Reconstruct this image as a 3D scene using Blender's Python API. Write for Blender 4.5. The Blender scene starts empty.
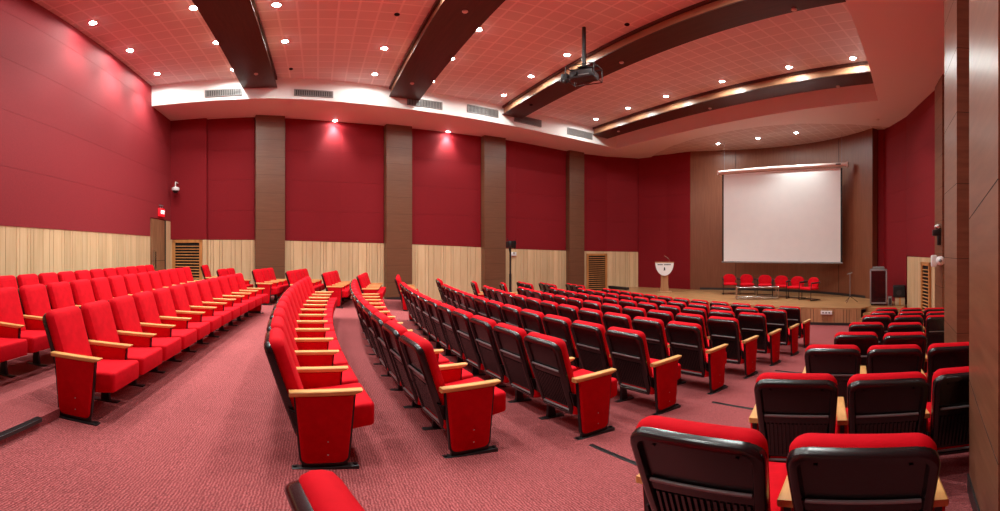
import bpy, bmesh, math, random
from mathutils import Vector, Matrix
random.seed(7)
C = bpy.context.scene.collection
S = bpy.context.scene
EYE = 1.6

# ------------------------------------------------------------------ camera (stitched wide panorama, level), world, exposure
F = 430.0                     # pixels per radian of the 1000x511 panorama
cd = bpy.data.cameras.new('camera'); cam = bpy.data.objects.new('camera', cd); C.objects.link(cam)
cd.type = 'PANO'
cd.panorama_type = 'EQUIRECTANGULAR'
cd.longitude_min = -500/F; cd.longitude_max = 500/F
cd.latitude_min = -261/F; cd.latitude_max = 250/F
cd.clip_start = 0.02; cd.clip_end = 200
cam.location = (0, 0, EYE)
cam.rotation_euler = (math.pi/2, 0, math.pi/2 - (500-318)/F)
S.camera = cam
w = bpy.data.worlds.new('world'); S.world = w; w.use_nodes = True
w.node_tree.nodes['Background'].inputs[0].default_value = (0.02, 0.018, 0.018, 1)
w.node_tree.nodes['Background'].inputs[1].default_value = 1.0
S.view_settings.view_transform = 'Standard'; S.view_settings.look = 'None'
S.view_settings.gamma = 1; S.view_settings.use_curve_mapping = False
S.view_settings.exposure = -0.05
S.cycles.max_bounces = 8; S.cycles.diffuse_bounces = 6; S.cycles.glossy_bounces = 3
S.cycles.sample_clamp_indirect = 4.0
S.cycles.use_denoising = True
S.cycles.use_adaptive_sampling = True; S.cycles.adaptive_threshold = 0.02; S.cycles.time_limit = 800
S.cycles.caustics_reflective = False; S.cycles.caustics_refractive = False
WHITE = (.93,1,.96)             # white point of the lamps
LAMP_W = 170.0                # main cone of one ceiling downlight
SPILL_W = 56.0                # wide spill of the same lamp
WASH_W = 260.0                # wall washers

def on(x, y, h):              # survey point: panorama reading and height above the eye -> room coordinates
    el = (250-y)/F; r = h/math.tan(el); a = (x-318)/F
    return (-math.cos(a)*r, math.sin(a)*r)

# ------------------------------------------------------------------ materials
def sl(c):
    c /= 255.0
    return c/12.92 if c <= .04045 else ((c+.055)/1.055)**2.4
def rgb(r, g, b): return (sl(r), sl(g), sl(b), 1)
class NT:
    def __init__(s, name):
        s.m = bpy.data.materials.new(name); s.m.use_nodes = True
        s.t = s.m.node_tree; s.b = s.t.nodes['Principled BSDF']
    def n(s, kind, **kw):
        x = s.t.nodes.new(kind)
        for k, v in kw.items():
            if k in x.inputs: x.inputs[k].default_value = v
            else: setattr(x, k, v)
        return x
    def l(s, a, b): s.t.links.new(a, b)
    def ramp(s, fac, stops):
        r = s.t.nodes.new('ShaderNodeValToRGB'); e = r.color_ramp.elements
        e[0].position, e[0].color = stops[0]; e[1].position, e[1].color = stops[-1]
        for p, c in stops[1:-1]:
            q = e.new(p); q.color = c
        s.l(fac, r.inputs[0]); return r
    def coords(s, scale=(1,1,1), kind='Object', rot=(0,0,0)):
        tc = s.n('ShaderNodeTexCoord'); mp = s.n('ShaderNodeMapping')
        mp.inputs['Scale'].default_value = scale; mp.inputs['Rotation'].default_value = rot
        s.l(tc.outputs[kind], mp.inputs[0]); return mp.outputs[0]
def plain(name, col, rough=.5, metal=0, spec=None, sheen=0, coat=0):
    k = NT(name); k.b.inputs['Base Color'].default_value = col; k.b.inputs['Roughness'].default_value = rough
    k.b.inputs['Metallic'].default_value = metal
    if spec is not None: k.b.inputs['Specular IOR Level'].default_value = spec
    if sheen: k.b.inputs['Sheen Weight'].default_value = sheen
    if coat: k.b.inputs['Coat Weight'].default_value = coat
    return k.m
def noisy(name, c1, c2, scale=(1,1,1), ns=8, rough=.8, bump=0, detail=4, sheen=0, spec=.3, kind='Object'):
    k = NT(name); v = k.coords(scale, kind); no = k.n('ShaderNodeTexNoise', Scale=ns, Detail=detail); k.l(v, no.inputs['Vector'])
    r = k.ramp(no.outputs[0], [(.3, c1), (.7, c2)]); k.l(r.outputs[0], k.b.inputs['Base Color'])
    k.b.inputs['Roughness'].default_value = rough; k.b.inputs['Specular IOR Level'].default_value = spec
    if sheen: k.b.inputs['Sheen Weight'].default_value = sheen; k.b.inputs['Sheen Roughness'].default_value = .4
    if bump:
        b = k.n('ShaderNodeBump', Strength=bump, Distance=.01); k.l(no.outputs[0], b.inputs['Height']); k.l(b.outputs[0], k.b.inputs['Normal'])
    return k.m
def wood(name, c1, c2, scale, rough=.45, seams=None, island=0, spec=.4):
    """grain stretched along an axis; seams=(spacing, offset) gives thin dark board joints at heights"""
    k = NT(name); v = k.coords(scale)
    no = k.n('ShaderNodeTexNoise', Scale=3, Detail=6, Roughness=.6); k.l(v, no.inputs['Vector'])
    r = k.ramp(no.outputs[0], [(.32, c1), (.68, c2)]); col = r.outputs[0]
    if island:
        g = k.n('ShaderNodeNewGeometry'); h = k.n('ShaderNodeMapRange')
        h.inputs['To Min'].default_value = 1-island; h.inputs['To Max'].default_value = 1+island*.5
        k.l(g.outputs['Random Per Island'], h.inputs[0])
        mx = k.n('ShaderNodeVectorMath', operation='SCALE'); k.l(col, mx.inputs[0]); k.l(h.outputs[0], mx.inputs['Scale']); col = mx.outputs[0]
    if seams:
        tc = k.n('ShaderNodeTexCoord'); sp = k.n('ShaderNodeSeparateXYZ'); k.l(tc.outputs['Object'], sp.inputs[0])
        a = k.n('ShaderNodeMath', operation='ADD'); a.inputs[1].default_value = seams[1]+50*seams[0]; k.l(sp.outputs[2], a.inputs[0])
        d = k.n('ShaderNodeMath', operation='MODULO'); d.inputs[1].default_value = seams[0]; k.l(a.outputs[0], d.inputs[0])
        c = k.n('ShaderNodeMath', operation='LESS_THAN'); c.inputs[1].default_value = seams[2] if len(seams) > 2 else .012; k.l(d.outputs[0], c.inputs[0])
        mx = k.n('ShaderNodeMix', data_type='RGBA'); k.l(c.outputs[0], mx.inputs[0]); k.l(col, mx.inputs[6])
        mx.inputs[7].default_value = tuple(x*.45 for x in c1[:3])+(1,); col = mx.outputs[2]
    k.l(col, k.b.inputs['Base Color']); k.b.inputs['Roughness'].default_value = rough; k.b.inputs['Specular IOR Level'].default_value = spec
    return k.m
def emit(name, col, st):
    k = NT(name); k.b.inputs['Base Color'].default_value = col
    k.b.inputs['Emission Color'].default_value = col; k.b.inputs['Emission Strength'].default_value = st
    return k.m
M = {}
def carpet():
    k = NT('carpet'); v = k.coords((1,1,1))
    wv = k.n('ShaderNodeTexWave', Scale=16.0, Distortion=4.5, Detail=2.0); wv.bands_direction = 'Y'; wv.inputs['Detail Scale'].default_value = 1.6
    k.l(v, wv.inputs['Vector'])
    no = k.n('ShaderNodeTexNoise', Scale=90, Detail=4); k.l(v, no.inputs['Vector'])
    no2 = k.n('ShaderNodeTexNoise', Scale=.7, Detail=3); k.l(v, no2.inputs['Vector'])
    r = k.ramp(wv.outputs['Fac'], [(.2, rgb(142,66,68)), (.8, rgb(174,94,94))])
    r2 = k.ramp(no.outputs[0], [(.3, (.5,.5,.5,1)), (.7, (1.25,1.25,1.25,1))])
    r3 = k.ramp(no2.outputs[0], [(.3, (.88,.88,.88,1)), (.7, (1.08,1.08,1.08,1))])
    m1 = k.n('ShaderNodeMix', data_type='RGBA', blend_type='MULTIPLY'); m1.inputs[0].default_value = 1; k.l(r.outputs[0], m1.inputs[6]); k.l(r2.outputs[0], m1.inputs[7])
    m2 = k.n('ShaderNodeMix', data_type='RGBA', blend_type='MULTIPLY'); m2.inputs[0].default_value = 1; k.l(m1.outputs[2], m2.inputs[6]); k.l(r3.outputs[0], m2.inputs[7])
    k.l(m2.outputs[2], k.b.inputs['Base Color']); k.b.inputs['Roughness'].default_value = .95; k.b.inputs['Specular IOR Level'].default_value = .1
    b = k.n('ShaderNodeBump', Strength=.5, Distance=.006); k.l(wv.outputs['Fac'], b.inputs['Height']); k.l(b.outputs[0], k.b.inputs['Normal'])
    return k.m
def tiles(name, base, line, size=.6):
    k = NT(name); v = k.coords((1,1,1)); br = k.n('ShaderNodeTexBrick', Scale=1.0)
    br.offset = 0; br.inputs['Color1'].default_value = base; br.inputs['Color2'].default_value = tuple(x*.93 for x in base[:3])+(1,)
    br.inputs['Mortar'].default_value = line; br.inputs['Mortar Size'].default_value = .03; br.inputs['Mortar Smooth'].default_value = .5
    br.inputs['Brick Width'].default_value = size; br.inputs['Row Height'].default_value = size
    k.l(v, br.inputs['Vector']); k.l(br.outputs[0], k.b.inputs['Base Color']); k.b.inputs['Roughness'].default_value = .7
    return k.m
M['carpet'] = carpet()
M['tile'] = tiles('ceiling_tile', rgb(222,216,214), rgb(238,234,232), .41)
M['stage_tile'] = tiles('stage_ceiling_tile', rgb(214,200,194), rgb(230,222,218), .41)
M['paint'] = plain('cream_paint', rgb(238,234,230), .6)
M['fabric'] = noisy('crimson_wall_fabric', rgb(120,11,21), rgb(134,16,27), ns=60, rough=.75, spec=.25)
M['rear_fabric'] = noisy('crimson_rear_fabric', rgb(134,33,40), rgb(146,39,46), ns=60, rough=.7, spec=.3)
M['plank'] = wood('light_plank', rgb(208,174,130), rgb(222,190,148), (3,3,.3), .5, island=.12)
M['pillar'] = wood('pillar_veneer', rgb(106,68,48), rgb(118,78,56), (.5,.5,9), .35, seams=(.62,.2,.01))
M['pillar_red'] = wood('right_pillar_veneer', rgb(112,70,50), rgb(132,86,62), (.6,.6,6), .36, spec=.4)
M['backdrop'] = wood('backdrop_veneer', rgb(116,66,44), rgb(130,78,54), (6,6,.4), .4)
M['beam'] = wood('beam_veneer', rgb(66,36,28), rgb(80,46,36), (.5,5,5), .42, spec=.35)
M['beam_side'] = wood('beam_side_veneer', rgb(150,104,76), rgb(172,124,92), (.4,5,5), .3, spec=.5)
M['stage_wood'] = wood('stage_floor_wood', rgb(150,104,66), rgb(182,134,90), (.5,3,3), .3)
M['riser_wood'] = wood('stage_riser_wood', rgb(160,112,76), rgb(186,138,98), (4,4,.3), .45, island=.12)
M['frame_wood'] = wood('louvre_wood', rgb(176,112,58), rgb(204,140,80), (3,3,.5), .45)
M['door_wood'] = wood('door_wood', rgb(126,84,56), rgb(154,108,76), (3,3,.5), .45)
M['arm_wood'] = wood('armrest_wood', rgb(200,142,78), rgb(226,174,108), (8,1.5,8), .35)
M['red'] = noisy('red_upholstery', rgb(192,2,20), rgb(208,5,27), ns=14, rough=.8, spec=.12)
M['panel_red'] = noisy('red_panel_cloth', rgb(184,0,16), rgb(196,2,20), ns=20, rough=.8, spec=.12)
M['plastic'] = noisy('black_plastic', rgb(20,16,17), rgb(26,21,22), ns=30, rough=.24, spec=.6)
M['ridge'] = plain('ridge_highlight_grey', rgb(120,114,114), .3, spec=.6)  # highlight along the black shell's ridge, painted in as grey
M['black'] = plain('black_metal', rgb(22,21,22), .4)
M['bolt'] = plain('steel_bolt', rgb(170,165,160), .3, 1)
M['chrome'] = plain('brushed_chrome', rgb(205,200,195), .25, 1)
M['dark'] = plain('dark_void', rgb(14,10,10), .8)
M['grille'] = plain('grey_grille', rgb(130,125,122), .5)
M['white'] = plain('white_plastic', rgb(232,230,228), .45)
M['ring'] = plain('lamp_ring', rgb(220,214,208), .4)
M['lamp'] = emit('lamp_glow', (.97,1,1,1), 60)
M['screen'] = noisy('screen_cloth', rgb(238,240,238), rgb(242,243,240), ns=3, rough=.9, spec=.1)
M['screen_edge'] = plain('screen_black_border', rgb(20,18,18), .7)
M['case'] = plain('screen_case', rgb(226,205,196), .35)
M['exit_red'] = emit('exit_sign_red', rgb(225,20,35), 1.0)
M['exit_white'] = emit('exit_letters', (1,1,1,1), 1.6)
M['glass'] = plain('smoked_glass', rgb(40,20,20), .1, 0, .6)
M['card'] = noisy('cardboard', rgb(176,150,120), rgb(196,170,138), ns=6)
M['grey'] = plain('grey_metal', rgb(150,148,150), .4, .5)
M['nosing'] = plain('rubber_nosing', rgb(42,36,36), .45)

# ------------------------------------------------------------------ mesh helpers
class MB:
    def __init__(s): s.bm = bmesh.new()
    def face(s, pts):
        return s.bm.faces.new([s.bm.verts.new(p) for p in pts])
    def box(s, lo, hi, mat=None, bev=0):
        m = mat or Matrix()
        x0,y0,z0 = lo; x1,y1,z1 = hi
        v = [s.bm.verts.new(m @ Vector(p)) for p in ((x0,y0,z0),(x1,y0,z0),(x1,y1,z0),(x0,y1,z0),(x0,y0,z1),(x1,y0,z1),(x1,y1,z1),(x0,y1,z1))]
        fs = [s.bm.faces.new([v[i] for i in f]) for f in ((3,2,1,0),(4,5,6,7),(0,1,5,4),(1,2,6,5),(2,3,7,6),(3,0,4,7))]
        if bev:
            es = list({e for f in fs for e in f.edges})
            bmesh.ops.bevel(s.bm, geom=es, offset=bev, segments=2, affect='EDGES', profile=.5)
        return s
    def loft(s, loops, cap0=True, cap1=True):
        L = [[s.bm.verts.new(p) for p in lp] for lp in loops]
        n = len(L[0])
        for a, b in zip(L, L[1:]):
            for i in range(n):
                s.bm.faces.new((a[i], a[(i+1)%n], b[(i+1)%n], b[i]))
        if cap0: s.bm.faces.new(L[0][::-1])
        if cap1: s.bm.faces.new(L[-1])
        return s
    def tube(s, p, q, r, r2=None, n=10):
        p = Vector(p); q = Vector(q); d = (q-p).normalized()
        a = d.orthogonal().normalized(); b = d.cross(a); r2 = r if r2 is None else r2
        lp = lambda c, rr: [c+a*(rr*math.cos(2*math.pi*i/n))+b*(rr*math.sin(2*math.pi*i/n)) for i in range(n)]
        return s.loft([lp(p, r), lp(q, r2)])
    def path(s, pts, r, n=8):
        for a, b in zip(pts, pts[1:]): s.tube(a, b, r, n=n)
        for c in pts[1:-1]: s.ball(c, r)
        return s
    def ball(s, c, r, sc=(1,1,1), seg=10):
        bmesh.ops.create_uvsphere(s.bm, u_segments=seg, v_segments=max(5, seg//2+1), radius=r, matrix=Matrix.Translation(Vector(c)) @ Matrix.Diagonal((sc[0],sc[1],sc[2],1)))
        return s
    def lathe(s, c, prof, n=20):
        return s.loft([[Vector(c)+Vector((r*math.cos(2*math.pi*i/n), r*math.sin(2*math.pi*i/n), z)) for i in range(n)] for r, z in prof])
    def obj(s, name, mat, parent=None, smooth=False, loc=None):
        bmesh.ops.recalc_face_normals(s.bm, faces=s.bm.faces)
        me = bpy.data.meshes.new(name); s.bm.to_mesh(me); s.bm.free()
        me.materials.append(mat)
        if smooth:
            me.polygons.foreach_set('use_smooth', [True]*len(me.polygons))
            me.set_sharp_from_angle(angle=math.radians(38))
        o = bpy.data.objects.new(name, me); C.objects.link(o)
        if parent: o.parent = parent
        if loc: o.location = loc
        return o
def tag(o, label, cat, group=None):
    o['label'] = label; o['category'] = cat
    if group: o['group'] = group
    return o
def thing(name, label, cat, loc=(0,0,0), rz=0, group=None):
    o = bpy.data.objects.new(name, None); C.objects.link(o); o.empty_display_size = .1
    o.location = loc; o.rotation_euler = (0,0,rz); return tag(o, label, cat, group)
def struct(o): o['kind'] = 'structure'; return o
def dup(root, loc, rz, label, group=None):
    r = root.copy(); C.objects.link(r); r.location = loc; r.rotation_euler = (0,0,rz); r['label'] = label
    if group: r['group'] = group
    for ch in list(root.children):
        c = ch.copy(); C.objects.link(c); c.parent = r
        for g in ch.children:
            d = g.copy(); C.objects.link(d); d.parent = c
    return r
def lerp(a, b, t): return a+(b-a)*t
def interp(x, xs, ys):
    if x <= xs[0]: return ys[0]
    for i in range(len(xs)-1):
        if x <= xs[i+1]: return lerp(ys[i], ys[i+1], (x-xs[i])/(xs[i+1]-xs[i]))
    return ys[-1]
ORD = ['first','second','third','fourth','fifth','sixth','seventh','eighth','ninth','tenth','eleventh','twelfth','thirteenth','fourteenth','fifteenth']

# ------------------------------------------------------------------ floor (gentle rake that follows the curved rows)
def fz(x, y):
    s = y - .0155*(x+6.2)**2 * min(1, max(0, (x+12)/1.6)) * (1 if y > -1 else max(0, 1+(y+1)/1.0) if y > -2 else 0)
    z = -.0735*min(s, 11.2) if s > 0 else min(.06, -.045*s)
    return z
def rz_floor(x, y):           # floor with the raised platforms at the back
    if y < -3.72: return .2
    if y < (-2.5 if x < -3.05 else -2.12): return .155
    return fz(x, y)
m = MB(); nx, ny = 74, 86
X = [lerp(-17.6, 1.6, i/nx) for i in range(nx+1)]; Y = [lerp(-5.4, 16.6, j/ny) for j in range(ny+1)]
vs = [[m.bm.verts.new((x, y, fz(x, y))) for y in Y] for x in X]
for i in range(nx):
    for j in range(ny): m.bm.faces.new((vs[i][j], vs[i+1][j], vs[i+1][j+1], vs[i][j+1]))
struct(m.obj('floor', M['carpet'], smooth=True))
m = MB(); m.loft([[Vector((x,-5.3,-.05)),Vector((x,-2.22,-.05)),Vector((x,-2.24,.045)),Vector((x,-2.62,.155)),Vector((x,-5.3,.155))] for x in (-15.2,-3.1)]); m.box((-3.1,-5.3,-.05), (1.5,-2.12,.155)); m.box((-15.2,-5.3,.1), (1.5,-3.72,.2))
struct(m.obj('floor_platform', M['carpet']))

# ------------------------------------------------------------------ walls
SOF = EYE+4.67; CEI = EYE+5.38
WL = [(-14.4,-5.1),(-14.5,-2.1),(-15.25,.8),(-15.65,2.9),(-16.0,5.5),(-16.25,8.0),(-16.85,11.4),(-16.6,13.2),(-15.9,14.7)]
def wall_left_x(y): return interp(y, [p[1] for p in WL], [p[0] for p in WL])
def wains_z(y): return EYE+interp(y, [-5,-2.1,2.5,5.6,9,14.7], [.36,.34,.24,.14,.0,-.1])
def strip(pts, z0, z1, m=None):
    m = m or MB()
    for a, b in zip(pts, pts[1:]):
        m.face([(a[0],a[1],z0(a)),(b[0],b[1],z0(b)),(b[0],b[1],z1(b)),(a[0],a[1],z1(a))])
    return m
def zline(a, b, h, depth, m, off):      # thin raised horizontal batten joint on a wall
    pass
struct(strip([(-14.75,-5.1)]+WL, lambda p: -1.2, lambda p: SOF+.02).obj('wall_left', M['fabric']))
# shallow upholstered panels standing off the wall, one joint every 1.07 m
def fabric_panels(name, pts, zb, zt, mat, seam0=2.95, pitch=1.07, off=.04, side=1):
    m = MB(); zs = []
    for a, b in zip(pts, pts[1:]):
        d = Vector((b[0]-a[0], b[1]-a[1], 0)); L = d.length; d.normalize(); nrm = Vector((d.y, -d.x, 0))*side
        mat4 = Matrix(((d.x, nrm.x, 0, a[0]), (d.y, nrm.y, 0, a[1]), (0,0,1,0), (0,0,0,1)))
        z = seam0
        za, zb_ = zb(a), zb(b)
        zs = [None]+[seam0+pitch*i for i in range(8) if max(za, zb_)+.15 < seam0+pitch*i < zt-.15]+[zt]
        for lo, hi in zip(zs, zs[1:]):
            l0, l1 = (za, zb_) if lo is None else (lo+.002, lo+.002)
            h = hi-.002
            v = [m.bm.verts.new(mat4 @ Vector(p)) for p in ((0,0,l0),(L,0,l1),(L,off,l1),(0,off,l0),(0,0,h),(L,0,h),(L,off,h),(0,off,h))]
            for f in ((3,2,1,0),(4,5,6,7),(0,1,5,4),(1,2,6,5),(2,3,7,6),(3,0,4,7)): m.bm.faces.new([v[i] for i in f])
    return struct(m.obj(name, mat))
def planks(name, pts, zb, zt, mat, side=1, off=.03):
    m = MB(); rnd = random.Random(sum(map(ord, name)))
    for a, b in zip(pts, pts[1:]):
        d = Vector((b[0]-a[0], b[1]-a[1], 0)); L = d.length; d.normalize(); nrm = Vector((d.y, -d.x, 0))*side
        mat4 = Matrix(((d.x, nrm.x, 0, a[0]), (d.y, nrm.y, 0, a[1]), (0,0,1,0), (0,0,0,1)))
        x = 0; seq = [.1,.22,.1,.3,.14,.22,.3,.1]; i = rnd.randrange(8)
        while x < L-.005:
            w_ = min(seq[i%8], L-x); i += 1
            if L-x-w_ < .05: w_ = L-x
            t0, t1 = x/L, (x+w_)/L
            za, zb_ = lerp(zt(a), zt(b), t0), lerp(zt(a), zt(b), t1)
            g = min(.006, w_*.1)
            v = [m.bm.verts.new(mat4 @ Vector(p)) for p in ((x+g,0,zb),(x+w_-g,0,zb),(x+w_-g,off,zb),(x+g,off,zb),(x+g,0,za),(x+w_-g,0,zb_),(x+w_-g,off,zb_),(x+g,off,za))]
            for f in ((3,2,1,0),(4,5,6,7),(0,1,5,4),(1,2,6,5),(2,3,7,6),(3,0,4,7)): m.bm.faces.new([v[k] for k in f])
            x += w_
    return struct(m.obj(name, mat))
def lx(y): return (wall_left_x(y), y)
PIL = [(-1.65,.99),(2.9,.99),(6.9,.98),(11.32,.86)]       # pillar centre along the wall, width
gaps = []; y0 = -5.06
for c, wd in PIL: gaps.append((y0, c-wd/2)); y0 = c+wd/2
gaps.append((y0, 14.66))
def seg(y0, y1):
    ys = [y0]+[p[1] for p in WL if y0+.2 < p[1] < y1-.2]+[y1]
    return [lx(y) for y in ys]
# upholstered bay standing proud in the rear corner
mm = Matrix.Translation((0,0,0)); xa_, xb_ = wall_left_x(-5.1), wall_left_x(-3.78)
m = MB(); m.loft([[Vector((xa_-.2,-5.1,z)),Vector((xa_+.2,-5.1,z)),Vector((xb_+.2,-3.78,z)),Vector((xb_-.2,-3.78,z))] for z in (wains_z(-4)+.012, SOF)])
struct(m.obj('wall_left_fabric', M['fabric']))
m = MB(); m.loft([[Vector((xa_-.2,-5.1,z)),Vector((xa_+.2,-5.1,z)),Vector((xb_+.2,-3.78,z)),Vector((xb_-.2,-3.78,z))] for z in (-.1, wains_z(-4))])
struct(m.obj('wall_left_panelling', M['plank']))
for n, (a, b) in enumerate(gaps):
    fabric_panels('wall_left_fabric', seg(a+.03, b-.03), lambda p: wains_z(p[1])+.012, SOF, M['fabric'])
    planks('wall_left_panelling', seg(a, b), -1.1, lambda p: wains_z(p[1]), M['plank'])
for n, (c, wd) in enumerate(PIL):
    a, b = lx(c-wd/2), lx(c+wd/2); d = Vector((b[0]-a[0], b[1]-a[1], 0)).normalized(); nrm = Vector((d.y, -d.x, 0))
    mm = Matrix(((d.x, nrm.x, 0, a[0]), (d.y, nrm.y, 0, a[1]), (0,0,1,0), (0,0,0,1)))
    p = struct(MB().box((0,-.05,-1.2), (wd,.3,SOF+.01), mm).obj('pillar', M['pillar']))
    p['label'] = 'brown wood clad pillar against the side wall, %s from the left' % ORD[n]; p['category'] = 'pillar'
    s = MB().box((-.005,.0,-1.2), (wd+.005,.31,rz_floor(a[0]+.3, c)+.1), mm).obj('plinth', M['nosing'], p)
# front left return wall (fabric down to the stage)
FL = [(-15.9,14.7),(-14.4,15.2),(-13.1,15.45)]
struct(strip(FL, lambda p: -.9, lambda p: SOF+.1).obj('wall_front', M['fabric']))
fabric_panels('wall_front_fabric', FL, lambda p: -.26, SOF+.08, M['fabric'], seam0=1.03)
# back of the stage: concave veneered backdrop
BK = []
p0, p1, p2 = Vector((-13.1,15.4)), Vector((-8.55,18.5)), Vector((-4.5,15.55))
for i in range(25):
    t = i/24; q = p0*(1-t)**2+p1*2*t*(1-t)+p2*t*t; BK.append((q.x, q.y))
m = MB(); st = lambda P: m.loft
outer = [(p[0]+(p[0]+8.7)*.03, p[1]+.25) for p in BK]
m.loft([[Vector((a[0],a[1],-.5)), Vector((a[0],a[1],SOF+.1)), Vector((b[0],b[1],SOF+.1)), Vector((b[0],b[1],-.5))] for a, b in zip(BK, outer)])
bk = struct(m.obj('wall_stage_backdrop', M['backdrop'], smooth=True))
m = MB()
for t in (.24, .80):
    i = int(t*24); a, b = BK[i], BK[i+1]; c = Vector((a[0], a[1], 0)); d = Vector((b[0]-a[0], b[1]-a[1], 0)).normalized()
    m.box((-.006,-.012,-.25), (.006,.006,SOF), Matrix(((d.x,-d.y,0,a[0]),(d.y,d.x,0,a[1]),(0,0,1,0),(0,0,0,1))))
struct(m.obj('trim_1', M['dark']))
m = strip([(p[0], p[1]-.015) for p in BK[1:-1]], lambda p: -.26, lambda p: -.16)
struct(m.obj('baseboard_stage', M['nosing']))
# right front walls
WR = [(-4.1,15.85),(-2.9,14.3),(-1.45,11.6),(-1.0,10.6),(-.3,5.8),(-.1,4.8),(.12,2.8),(.55,1.8),(1.0,.2),(1.35,-5.3)]
struct(strip([(-4.6,15.9)]+WR, lambda p: -1.2, lambda p: CEI+.1).obj('wall_right', M['fabric']))
fabric_panels('wall_right_fabric', WR[:2], lambda p: -.26, SOF, M['fabric'], side=1, seam0=2.6)
fabric_panels('wall_right_fabric', WR[1:3], lambda p: 1.4, SOF, M['fabric'], side=1, seam0=2.6)
planks('wall_right_panelling', [(-2.76,13.95),(-1.45,11.55)], -1.1, lambda p: 1.38, M['plank'], side=1, off=.08)
planks('wall_right_panelling', [(-1.0,10.6),(-.3,5.8)], -1.1, lambda p: 1.4, M['plank'], side=1)
# right pillars: (near corner, far corner, depth towards +X)
for n, (a, b) in enumerate([((.02,1.8),(-.157,2.78)), ((-.41,4.8),(-.66,5.75)), ((-1.28,10.7),(-1.6,11.65))]):
    d = Vector((b[0]-a[0], b[1]-a[1], 0)); L = d.length; d.normalize(); nrm = Vector((d.y, -d.x, 0))
    mm = Matrix(((d.x, nrm.x, 0, a[0]), (d.y, nrm.y, 0, a[1]), (0,0,1,0), (0,0,0,1)))
    p = struct(MB().box((0,0,-1.2), (L,1.0,CEI+.05), mm).obj('pillar', M['pillar_red']))
    p['label'] = ['glossy red-brown veneered pillar at the right edge of the picture', 'red-brown veneered pillar beyond the nearest right-hand pillar', 'narrow distant pillar carrying the white camera by the stage'][n]; p['category'] = 'pillar'
    m = MB()
    if n == 0:            # raking joints cut across the veneer
        def joint(s0, z0, s1, z1):
            dd = Vector((s1-s0, 0, z1-z0)); Lj = dd.length; ang = math.atan2(z1-z0, s1-s0)
            m.box((0,-.0015,-.0025), (Lj,.004,.0025), mm @ Matrix.Translation((s0,0,z0)) @ Matrix.Rotation(-ang, 4, 'Y'))
        joint(L, EYE+.2, 0, EYE+.3); joint(L, EYE-.86, 0, EYE-.98)
        m.obj('veneer_joint', M['dark'], p)
    else:
        for k in range(9):
            m.box((-.001,-.001,-.2+k*.85), (L+.001,.3,-.195+k*.85), mm)
        m.obj('veneer_joint', M['dark'], p)
    MB().box((-.01,-.012,-1.2), (L+.01,1.0,fz(a[0], a[1])+.09), mm).obj('plinth', M['nosing'], p)
# rear wall
RW = lambda p: EYE+.43
XR = 1.5
struct(strip([(-14.75,-5.1),(XR,-5.1)], lambda p: -.3, lambda p: CEI+.05).obj('wall_rear', M['rear_fabric']))
fabric_panels('wall_rear_fabric', [(-12.3,-5.1),(XR,-5.1)], RW, CEI, M['rear_fabric'], side=-1, seam0=EYE+1.5, pitch=1.07)
fabric_panels('wall_rear_fabric', [(-14.38,-5.1),(-12.3,-5.1)], lambda p: EYE+1.02, CEI, M['rear_fabric'], side=-1, seam0=EYE+1.5, pitch=1.07)
planks('wall_rear_panelling', [(-12.34,-5.1),(XR,-5.1)], .1, RW, M['plank'], side=-1)
planks('wall_rear_panelling', [(-14.38,-5.1),(-13.66,-5.1)], .1, lambda p: EYE+1.0, M['plank'], side=-1)
# rear door
m = MB().box((-13.5,-5.09,.2), (-12.36,-5.03,EYE+.98))
dr = struct(m.obj('door_1', M['door_wood']))
MB().box((-13.66,-5.08,.2), (-13.5,-5.045,EYE+1.0)).obj('shadow_gap', M['dark'], dr)
m = MB(); m.box((-12.5,-5.03,1.0), (-12.45,-4.98,1.6)); m.box((-12.62,-5.03,1.0), (-12.6,-4.98,1.55)); m.obj('door_handle', M['chrome'], dr)
m = MB(); m.box((-13.5,-5.032,1.25), (-12.36,-5.026,1.262)); m.obj('door_joint', M['dark'], dr)

# ------------------------------------------------------------------ ceilings
FS = [(-12.42,-5.1),(-12.5,-3.5),(-12.6,-1.4),(-12.93,.36),(-13.4,2.6),(-13.9,5.5),(-14.45,8.5),(-14.95,12.45)]
RE = [(-.35,-5.1),(-2.4,6.7),(-2.9,9.7),(-3.43,12.45)]
def fs_x(y): return interp(y, [p[1] for p in FS], [p[0] for p in FS])
def re_x(y): return interp(y, [p[1] for p in RE], [p[0] for p in RE])
m = MB(); ys = sorted({p[1] for p in FS+RE})
for a, b in zip(ys, ys[1:]):
    m.face([(fs_x(a)-.02,a,CEI),(re_x(a)+.02,a,CEI),(re_x(b)+.02,b,CEI),(fs_x(b)-.02,b,CEI)])
struct(m.obj('ceiling', M['tile']))
struct(strip(FS, lambda p: SOF, lambda p: CEI).obj('ceiling_fascia_left', M['paint']))
struct(strip([FS[-1], RE[-1]], lambda p: SOF, lambda p: CEI).obj('ceiling_fascia_front', M['paint']))
struct(strip(RE, lambda p: SOF, lambda p: CEI).obj('ceiling_fascia_right', M['paint']))
SB = [(-15.3,14.95),(-14.4,14.45),(-12.8,13.85),(-11.3,13.55),(-9.85,13.45),(-8.1,13.55),(-6.7,13.9),(-5.1,14.65),(-3.6,15.6)]
m = MB(); ysl = sorted({p[1] for p in FS+WL if -5.1 <= p[1] <= 12.45}|{12.45})
for a, b in zip(ysl, ysl[1:]):
    m.face([(wall_left_x(a)-.4,a,SOF),(fs_x(a),a,SOF),(fs_x(b),b,SOF),(wall_left_x(b)-.4,b,SOF)])
ysr = sorted({p[1] for p in RE})
for a, b in zip(ysr, ysr[1:]):
    m.face([(re_x(a),a,SOF),(2.0,a,SOF),(2.0,b,SOF),(re_x(b),b,SOF)])
xs = [-17.3]+[p[0] for p in SB]+[2.0]; yb = [16.2]+[p[1] for p in SB]+[16.4]
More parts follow.
